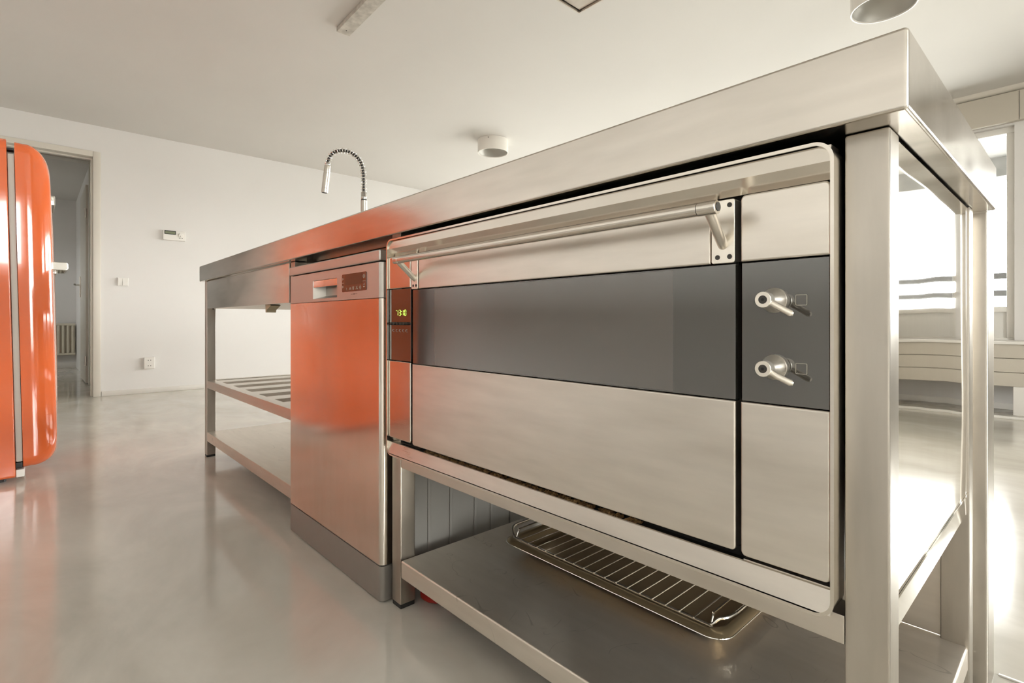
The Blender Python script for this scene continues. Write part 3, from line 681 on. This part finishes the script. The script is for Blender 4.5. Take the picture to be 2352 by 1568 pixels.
# control panel with a handle recess
HX0_, HX1_, HZ0_, HZ1_ = -1.553, -1.385, 0.745, 0.799
CP0, CP1 = 0.7365, 0.8225
def control_panel():
    o_ = rrect(DX0, DX1, CP0, CP1, 0.0); b = bmesh.new()
    X = [DX0, HX0_, HX1_, DX1 - 0.012]; Zs = [CP0, HZ0_, HZ1_, CP1]; V = {}
    for i, x in enumerate(X):
        for j, z in enumerate(Zs): V[i, j] = b.verts.new((x, DYF, z))
    for i in range(3):
        for j in range(3):
            if (i, j) != (1, 1): b.faces.new((V[i, j], V[i + 1, j], V[i + 1, j + 1], V[i, j + 1]))
    # rounded right edge and returns
    prevs = [V[3, j] for j in range(4)]
    for k in range(1, 7):
        a = R(15 * k); cur = [b.verts.new((DX1 - 0.012 + 0.012 * math.sin(a), DYF + 0.012 * (1 - math.cos(a)), z)) for z in Zs]
        for j in range(3): b.faces.new((prevs[j], cur[j], cur[j + 1], prevs[j + 1]))
        prevs = cur
    cur = [b.verts.new((DX1, 0.054, z)) for z in Zs]
    for j in range(3): b.faces.new((prevs[j], cur[j], cur[j + 1], prevs[j + 1]))
    l0 = [b.verts.new((DX0, 0.054, z)) for z in Zs]
    for j in range(3): b.faces.new((V[0, j + 1], l0[j + 1], l0[j], V[0, j]))
    # recess
    q = [b.verts.new(p) for p in ((HX0_ + 0.014, DYF + 0.034, HZ0_ + 0.010), (HX1_ - 0.014, DYF + 0.034, HZ0_ + 0.010), (HX1_ - 0.014, DYF + 0.034, HZ1_ + 0.004), (HX0_ + 0.014, DYF + 0.034, HZ1_ + 0.004))]
    h = [V[1, 1], V[2, 1], V[2, 2], V[1, 2]]
    for i in range(4): b.faces.new((h[i], h[(i + 1) % 4], q[(i + 1) % 4], q[i]))
    b.faces.new(q)
    bmesh.ops.recalc_face_normals(b, faces=b.faces[:])
    return b
cpn = part('control_panel', G()._merge(control_panel()), 'dwgrey', dw)
part('grip_lip', box(HX0_ + 0.001, HX1_ - 0.001, DYF + 0.001, DYF + 0.006, 0.779, HZ1_ - 0.0005, 0.001), 'dwdoor', cpn)
part('display', G().prism(rrect(-1.352, -1.211, 0.7575, 0.8045, 0.004, 3), 'xz', DYF - 0.0012, DYF + 0.002), 'ctlglass', cpn)
def icons():
    g = G(); y0, y1 = DYF - 0.0018, DYF - 0.0011
    def r(x, z, w, h): g.box(x - w / 2, x + w / 2, y0, y1, z - h / 2, z + h / 2)
    def circ(x, z, rad, wd=0.0007, n=14):
        g.ring([(x + rad * math.cos(2 * math.pi * i / n), z + rad * math.sin(2 * math.pi * i / n)) for i in range(n)], [(x + (rad - wd) * math.cos(2 * math.pi * i / n), z + (rad - wd) * math.sin(2 * math.pi * i / n)) for i in range(n)], 'xz', y0, y1)
    def seg(x0, z0, x1, z1, w=0.0008): g.tube([(x0, DYF - 0.0014, z0), (x1, DYF - 0.0014, z1)], w / 2, 5)
    circ(-1.224, 0.7935, 0.0052); r(-1.224, 0.7935, 0.001, 0.005)            # power button
    r(-1.224, 0.7815, 0.014, 0.0007)
    seg(-1.228, 0.770, -1.222, 0.776); seg(-1.222, 0.776, -1.222, 0.770); r(-1.224, 0.7665, 0.008, 0.0016)
    r(-1.345, 0.7815, 0.011, 0.0007)
    for zc in (0.792, 0.771): seg(-1.348, zc - 0.003, -1.348, zc + 0.003); seg(-1.348, zc + 0.003, -1.341, zc); seg(-1.341, zc, -1.348, zc - 0.001)
    x = -1.323; seg(x - 0.002, 0.768, x + 0.001, 0.765); seg(x + 0.001, 0.765, x - 0.001, 0.764); seg(x - 0.001, 0.764, x + 0.002, 0.761)   # flash
    x = -1.303; circ(x + 0.002, 0.7665, 0.002); seg(x - 0.006, 0.762, x, 0.768); seg(x - 0.006, 0.762, x + 0.005, 0.762); seg(x + 0.005, 0.762, x + 0.005, 0.766)   # pan
    x = -1.284; seg(x - 0.005, 0.769, x + 0.005, 0.769); seg(x - 0.003, 0.7685, x - 0.003, 0.762); seg(x + 0.003, 0.7685, x + 0.003, 0.762); seg(x - 0.003, 0.762, x + 0.003, 0.762); seg(x - 0.003, 0.7655, x + 0.003, 0.7655)   # basket
    x = -1.264; seg(x - 0.004, 0.770, x + 0.004, 0.762); seg(x + 0.004, 0.770, x - 0.004, 0.762); seg(x - 0.0045, 0.762, x - 0.0045, 0.7645); seg(x + 0.0045, 0.762, x + 0.0045, 0.7645)   # crossed cutlery
    x = -1.244; circ(x, 0.7655, 0.0042); r(x, 0.7715, 0.003, 0.001); seg(x, 0.7655, x + 0.002, 0.767)    # timer
    return g
part('display_icons', icons(), 'icon', cpn)
part('display_window', box(-1.331, -1.234, DYF - 0.0016, DYF - 0.001, 0.7755, 0.8040), plain('display_window_glass', (0.035, 0.025, 0.018), 0.06, spec=0.9), cpn)
part('print_line', G().box(-1.299, -1.287, DYF - 0.0006, DYF, 0.7500, 0.7508).box(-1.284, -1.279, DYF - 0.0006, DYF, 0.7492, 0.7516).box(-1.276, -1.264, DYF - 0.0006, DYF, 0.7500, 0.7508), 'bolt', cpn)
# door, plinth
poly = [(DX0, 0.054), (DX0, DYF)] + [(DX1 - 0.012 + 0.012 * math.sin(R(15 * k)), DYF + 0.012 * (1 - math.cos(R(15 * k)))) for k in range(7)] + [(DX1, 0.054)]
part('door', G().prism(poly, 'xy', 0.0905, 0.735), 'dwdoor', dw, 'brushed steel door mirroring the orange fridge')
part('plinth', G().prism(poly, 'xy', 0.004, 0.0875, 0.0), 'dwkick', dw)
part('plinth_gap', box(DX0 + 0.004, DX1 - 0.006, DYF + 0.004, 0.054, 0.086, 0.092), 'dark', dw)
for x in (DX0 + 0.04, DX1 - 0.04):
    for y in (0.09, 0.54): part('foot', G().cyl((x, y, 0.0), (x, y, 0.022), 0.016, n=12), 'black', dw)

# ================================================================== oven
OX0, OX1, OZ0, OZ1 = -1.107, -0.1745, 0.3675, 0.870
ov = thing('built_in_oven', 'wide stainless built-in oven with bar handle, dark glass and two lever knobs', 'oven', (-0.64, 0.3, 0.3675))
part('carcass', box(-1.080, -0.190, 0.050, 0.575, 0.372, 0.850, 0.003), 'dwside', ov)
part('front_bezel', G().ring(rrect(OX0, OX1, OZ0, OZ1, 0.020, 8), rrect(OX0 + 0.0036, OX1 - 0.0036, OZ0 + 0.0036, OZ1 - 0.0036, 0.0165, 8), 'xz', 0.0140, 0.048), 'bezel', ov)
part('backing', box(-1.100, -0.181, 0.0425, 0.0495, 0.374, 0.864), 'dark', ov)
part('top_trim', G().prism([(0.0185, 0.8655), (0.0165, 0.8480), (0.0300, 0.8315), (0.0425, 0.8315), (0.0425, 0.8655)], 'yz', OX0 + 0.0038, OX1 - 0.0038), 'bezel', ov)
part('sill', G().prism([(0.0145, 0.3725), (0.0215, 0.3965), (0.0230, 0.3975), (0.0230, 0.3725)], 'yz', OX0 + 0.0038, OX1 - 0.0038), 'oven', ov)
part('groove_strip', box(-1.100, -1.000, 0.0232, 0.0425, 0.380, 0.3960), 'oven', ov)
part('groove_strip', box(-0.272, -0.181, 0.0232, 0.0425, 0.380, 0.3990), 'oven', ov)
PY0, PY1 = 0.0180, 0.042
def panel(x0, x1, z0, z1, r, b=0.0026, y0=PY0):
    if not isinstance(r, (tuple, list)): r = (r,) * 4
    steps = [(0.0, PY1), (0.0, y0 + b)] + [(b * (1 - math.cos(R(22.5 * k))), y0 + b * (1 - math.sin(R(22.5 * k)))) for k in range(1, 5)]
    vs_, fs = [], []
    for ins, y in steps:
        P = rrect(x0 + ins, x1 - ins, z0 + ins, z1 - ins, [max(q - ins, 1e-4) for q in r], 4); n = len(P)
        vs_ += [(p[0], y, p[1]) for p in P]
    for q in range(len(steps) - 1):
        for i in range(n): fs.append((q * n + i, q * n + (i + 1) % n, (q + 1) * n + (i + 1) % n, (q + 1) * n + i))
    fs.append(tuple(range(n))); fs.append(tuple((len(steps) - 1) * n + i for i in range(n)))
    g = G().poly(vs_, fs); bmesh.ops.recalc_face_normals(g.bm, faces=g.bm.faces[:]); return g
rr = 0.006
# left column
LC0, LC1 = -1.1025, -1.0065
part('upper_panel', panel(LC0, LC1, 0.7545, 0.8285, (0.001, 0.001, 0.003, 0.003)), 'ovenside', ov)
clp = part('control_panel', panel(LC0 + 0.001, LC1 - 0.001, 0.5895, 0.7530, 0.0005, 0.0006, PY0 + 0.002), 'ctlglass', ov)
part('lower_panel', panel(LC0, LC1, 0.4090, 0.5880, (rr, rr, 0.001, 0.001)), 'ovenside', ov)
# clock 13:10 in seven-segment digits
def seven(g, x, z, w, h, s_, t=0.0011, y0=PY0 + 0.0012, y1=PY0 + 0.0019):
    sl = 0.0012
    for c in s_:
        if c in 'agd':
            zz = {'a': z + h, 'g': z + h / 2, 'd': z}[c]; g.box(x + t * 0.6, x + w - t * 0.6, y0, y1, zz - t / 2, zz + t / 2)
        else:
            xx = x if c in 'fe' else x + w; z0 = z + h / 2 if c in 'fb' else z
            g.box(xx - t / 2, xx + t / 2, y0, y1, z0 + t * 0.6, z0 + h / 2 - t * 0.6)
g = G(); DW_, DH_ = 0.0066, 0.0125; zc = 0.6925
seven(g, -1.0690, zc, DW_, DH_, 'bc'); seven(g, -1.0575, zc, DW_, DH_, 'abgcd')
seven(g, -1.0455, zc, DW_, DH_, 'bc'); seven(g, -1.0340, zc, DW_, DH_, 'abcdef')
g.box(-1.0478, -1.0460, PY0 + 0.0012, PY0 + 0.0019, zc + 0.0025, zc + 0.0040); g.box(-1.0478, -1.0460, PY0 + 0.0012, PY0 + 0.0019, zc + 0.0085, zc + 0.0100)
g.box(-1.0705, -1.0688, PY0 + 0.0012, PY0 + 0.0019, zc + 0.0105, zc + 0.0125)
part('clock_digits', g, 'led', clp, 'glowing green clock showing 13:10')
for i in range(5):
    x = -1.083 + i * 0.0145
    part('button', G().loft([((x, PY0 + 0.003, 0.674), 0.0034), ((x, PY0 - 0.006, 0.674), 0.0032), ((x, PY0 - 0.007, 0.674), 0.0024)], 14), 'bolt', clp)
g = G()
for i in range(5):
    x = -1.083 + i * 0.0145; g.box(x - 0.003, x + 0.003, PY0 + 0.0012, PY0 + 0.0019, 0.660, 0.6608); g.box(x - 0.003, x - 0.0022, PY0 + 0.0012, PY0 + 0.0019, 0.656, 0.660); g.box(x + 0.001, x + 0.003, PY0 + 0.0012, PY0 + 0.0019, 0.655, 0.6558)
part('button_symbols', g, 'mark', clp)
# door
DR0, DR1 = -0.9995, -0.2795
od = part('door', G().prism(rrect(DR0 + 0.001, DR1 - 0.001, 0.407, 0.827, 0.003), 'xz', 0.030, 0.0424), 'dark', ov)
part('upper_panel', panel(-0.9735, -0.3105, 0.7500, 0.8265, (0.001, 0.001, 0.004, 0.004)), 'oven', od)
part('inner_window', panel(-0.915, -0.3625, 0.5885, 0.7465, 0.0005, 0.0003, PY0 + 0.0012), 'innerglass', od)
part('door_glass', panel(DR0 + 0.001, DR1 - 0.0005, 0.5865, 0.7485, 0.0005, 0.0007, PY0 + 0.0015), 'glass', od, 'dark grey oven window')
part('lower_panel', panel(DR0, DR1, 0.4065, 0.5855, (rr, rr, 0.001, 0.001)), 'oven', od)
BY, BZ, BR = -0.032, 0.8085, 0.0076
part('handle_bar', G().cyl((-0.968, BY, BZ), (-0.300, BY, BZ), BR, n=28), 'bezel', od)
for xa, xb, px0, px1 in ((-0.986, -0.968, -1.0010, -0.9755), (-0.300, -0.2765, -0.3090, -0.2800)):
    part('bracket_plate', panel(px0, px1, 0.7500, 0.8265, 0.003, 0.001, PY0 - 0.001), 'satin', od)
    xm = (px0 + px1) / 2
    xbar = (xa + xb) / 2
    part('handle_arm', G().tube([(xm, PY0 + 0.001, 0.772), (xm * 0.9 + xbar * 0.1, PY0 - 0.004, 0.7745), (xbar, BY + 0.002, BZ - 0.002)], 0.0062, 16), 'satin', od)
    part('end_cap', G().loft([((xa, BY, BZ), BR - 0.0012), ((xa + 0.001, BY, BZ), BR + 0.0004), ((xb - 0.001, BY, BZ), BR + 0.0004), ((xb, BY, BZ), BR - 0.0012)], 28), 'bezel', od)
    for sx_, sz_ in ((px1 - 0.006, 0.7575), (px0 + 0.008, 0.7575), (px1 - 0.006, 0.8195)):
        part('screw', G().loft([((sx_, PY0 - 0.0009, sz_), 0.0030), ((sx_, PY0 - 0.0016, sz_), 0.0030), ((sx_, PY0 - 0.0013, sz_), 0.0012)], 12), 'bolt', od)
part('cap_screw', G().loft([((-0.2770, BY, BZ), 0.0052), ((-0.2759, BY, BZ), 0.0052), ((-0.2756, BY, BZ), 0.0048)], 16), 'bolt', od)
# right column
RC0, RC1 = -0.2735, -0.1790
part('upper_panel', panel(RC0, RC1, 0.7500, 0.8285, (0.001, 0.001, rr, rr)), 'oven', ov)
kp = part('knob_panel', panel(RC0 + 0.001, RC1 - 0.0012, 0.5865, 0.7485, 0.0005, 0.0007, PY0 + 0.0015), 'glass', ov, 'dark grey panel carrying the two knobs')
part('lower_panel', panel(RC0, RC1, 0.4040, 0.5855, (rr, rr, 0.001, 0.001)), 'oven', ov)
for zc, tip in ((0.7035, -0.0150), (0.6285, -0.0135)):
    x = -0.2345
    kn = part('knob', G().loft([((x, PY0 + 0.002, zc), 0.0140), ((x, PY0 - 0.003, zc), 0.0140), ((x, PY0 - 0.004, zc), 0.0132), ((x, PY0 - 0.016, zc), 0.0070), ((x, PY0 - 0.022, zc), 0.0062), ((x, PY0 - 0.024, zc), 0.0062)], 32), 'satin', kp)
    part('knob_head', G().loft([((x, PY0 - 0.023, zc), 0.0082), ((x, PY0 - 0.0235, zc), 0.0086), ((x, PY0 - 0.0330, zc), 0.0086), ((x, PY0 - 0.0335, zc), 0.0082)], 32), 'satin', kp)
    part('knob_screw', G().loft([((x, PY0 - 0.0330, zc), 0.0046), ((x, PY0 - 0.0337, zc), 0.0046), ((x, PY0 - 0.0339, zc), 0.0043)], 18), 'bolt', kp)
    part('screw_socket', G().cyl((x, PY0 - 0.0335, zc), (x, PY0 - 0.0341, zc), 0.0018, n=6), 'dark', kp)
    part('knob_lever', G().tube([(x + 0.004, PY0 - 0.0285, zc - 0.002), (x + 0.014, PY0 - 0.0275, zc - 0.0080), (x + 0.0255, PY0 - 0.0255, zc + tip), (x + 0.0280, PY0 - 0.0250, zc + tip - 0.001)], [0.0036, 0.0034, 0.0036, 0.0020], 12), 'satin', kp)
    sx0, sx1 = -0.2135, -0.2015
    part('square_mark', G().ring(rrect(sx0, sx1, zc - 0.0062, zc + 0.0058, 0.0012, 3), rrect(sx0 + 0.0007, sx1 - 0.0007, zc - 0.0055, zc + 0.0051, 0.0008, 3), 'xz', PY0 + 0.0010, PY0 + 0.0018), 'mark', kp)
# crumbs collected in the groove under the door
g = G()
for i in range(260):
    x = random.uniform(-0.97, -0.42); r_ = random.uniform(0.0009, 0.0024)
    b = bmesh.new(); bmesh.ops.create_icosphere(b, subdivisions=1, radius=r_)
    for v in b.verts: v.co = Vector((v.co.x * random.uniform(0.7, 1.7), v.co.y, v.co.z * 0.7)) + Vector((x, random.uniform(0.027, 0.041), 0.3935 + random.uniform(0, 0.0045)))
    g._merge(b)
cb = part('crumbs', g, 'crumb', ov, 'toasted crumbs in the groove'); cb['kind'] = 'stuff'
part('groove_floor', box(-0.999, -0.273, 0.0230, 0.0425, 0.380, 0.3925), 'dark', ov)

# ================================================================== tray, rack and red scrap on / under the lower shelf
SZ = 0.1177
TX0, TX1, TY0, TY1 = -0.963, -0.402, 0.246, 0.575
tr = thing('baking_tray', 'brown enamel baking tray lying on the lower shelf', 'tray', ((TX0 + TX1) / 2, (TY0 + TY1) / 2, SZ))
def tray():
    lv = [(0.0, 0.0270, 0.036), (0.003, 0.0300, 0.036), (0.008, 0.0328, 0.036), (0.014, 0.0338, 0.036), (0.019, 0.0325, 0.034), (0.024, 0.0280, 0.032), (0.029, 0.0180, 0.030), (0.034, 0.0080, 0.027), (0.040, 0.0050, 0.024)]
    b = bmesh.new(); rows = []
    for ins, z, rad in [(0.0, 0.0262, 0.036)] + lv:
        rows.append([b.verts.new((p[0], p[1], SZ + z)) for p in rrect(TX0 + ins, TX1 - ins, TY0 + ins, TY1 - ins, rad, 8)])
    n = len(rows[0])
    for A, B in zip(rows, rows[1:]):
        for i in range(n): b.faces.new((A[i], A[(i + 1) % n], B[(i + 1) % n], B[i]))
    b.faces.new(rows[-1])
    # underside
    low = [[b.verts.new((p[0], p[1], SZ + z)) for p in rrect(TX0 + ins, TX1 - ins, TY0 + ins, TY1 - ins, rad, 8)] for ins, z, rad in ((0.008, 0.0295, 0.034), (0.020, 0.0300, 0.032), (0.034, 0.0060, 0.026), (0.044, 0.0, 0.02))]
    A = rows[0]
    for B in low:
        for i in range(n): b.faces.new((A[(i + 1) % n], A[i], B[i], B[(i + 1) % n]))
        A = B
    b.faces.new(low[-1][::-1])
    bmesh.ops.recalc_face_normals(b, faces=b.faces[:])
    return b
part('pan', G()._merge(tray()), 'tray', tr)
part('rim_wire', G().tube([(p[0], p[1], SZ + 0.0265) for p in rrect(TX0 - 0.0003, TX1 + 0.0003, TY0 - 0.0003, TY1 + 0.0003, 0.036, 8)], 0.0011, 6, closed=True), 'wire', tr)
RX0, RX1, RY0, RY1, RZ = -0.940, -0.430, 0.265, 0.556, SZ + 0.0368
rk_ = thing('oven_rack', 'chrome wire oven rack resting in the brown baking tray', 'oven rack', ((RX0 + RX1) / 2, (RY0 + RY1) / 2, RZ))
for y in (RY0, RY1):
    sgn = 1 if y == RY0 else -1
    part('side_wire', G().tube(spline([Vector(p) for p in ((RX0 - 0.018, y + sgn * 0.030, RZ + 0.018), (RX0 - 0.012, y + sgn * 0.012, RZ + 0.016), (RX0 + 0.004, y + sgn * 0.002, RZ + 0.002), (RX0 + 0.03, y, RZ), (RX0 + 0.25, y, RZ), (RX1 - 0.03, y, RZ), (RX1 - 0.006, y + sgn * 0.001, RZ + 0.001), (RX1 + 0.006, y + sgn * 0.008, RZ + 0.013), (RX1 + 0.016, y + sgn * 0.020, RZ + 0.015), (RX1 + 0.020, y + sgn * 0.045, RZ + 0.015))], 6), 0.0027, 8), 'wire', rk_)
part('end_wire', G().tube([(RX0 - 0.018, RY0 + 0.030, RZ + 0.018), (RX0 - 0.018, RY1 - 0.030, RZ + 0.018)], 0.0027, 8), 'wire', rk_)
part('end_wire', G().tube([(RX1 + 0.020, RY0 + 0.045, RZ + 0.015), (RX1 + 0.020, RY1 - 0.045, RZ + 0.015)], 0.0027, 8), 'wire', rk_)
for xw, s_ in ((RX0 + 0.012, 1), (RX1 - 0.004, -1)):
    part('guard_wire', G().tube(spline([Vector(p) for p in ((xw, RY0 + 0.002, RZ - 0.001), (xw, RY0 + 0.004, RZ + 0.006), (xw, RY0 + 0.012, RZ + 0.018), (xw, RY0 + 0.03, RZ + 0.020), (xw, RY1 - 0.03, RZ + 0.020), (xw, RY1 - 0.012, RZ + 0.018), (xw, RY1 - 0.004, RZ + 0.006), (xw, RY1 - 0.002, RZ - 0.001))], 5), 0.0018, 6), 'wire', rk_)
NB = 17
for i in range(NB):
    x = RX0 + 0.03 + i * (RX1 - RX0 - 0.065) / (NB - 1)
    part('bar', G().tube([(x, RY0 - 0.003, RZ + 0.0022), (x, RY1 + 0.003, RZ + 0.0022)], 0.0014, 6), 'wire', rk_)
rd = G().prism([(-1.082, 0.0), (-1.060, 0.003), (-1.032, 0.012), (-1.020, 0.026), (-1.030, 0.060), (-1.088, 0.066), (-1.100, 0.03), (-1.098, 0.002)], 'xz', 0.100, 0.190, 0.006, 3)
rdo = obj('plastic_scrap', rd, 'red'); tag(rdo, 'dark red plastic piece on the floor behind the bench leg', 'plastic piece')

bpy.context.view_layer.update()
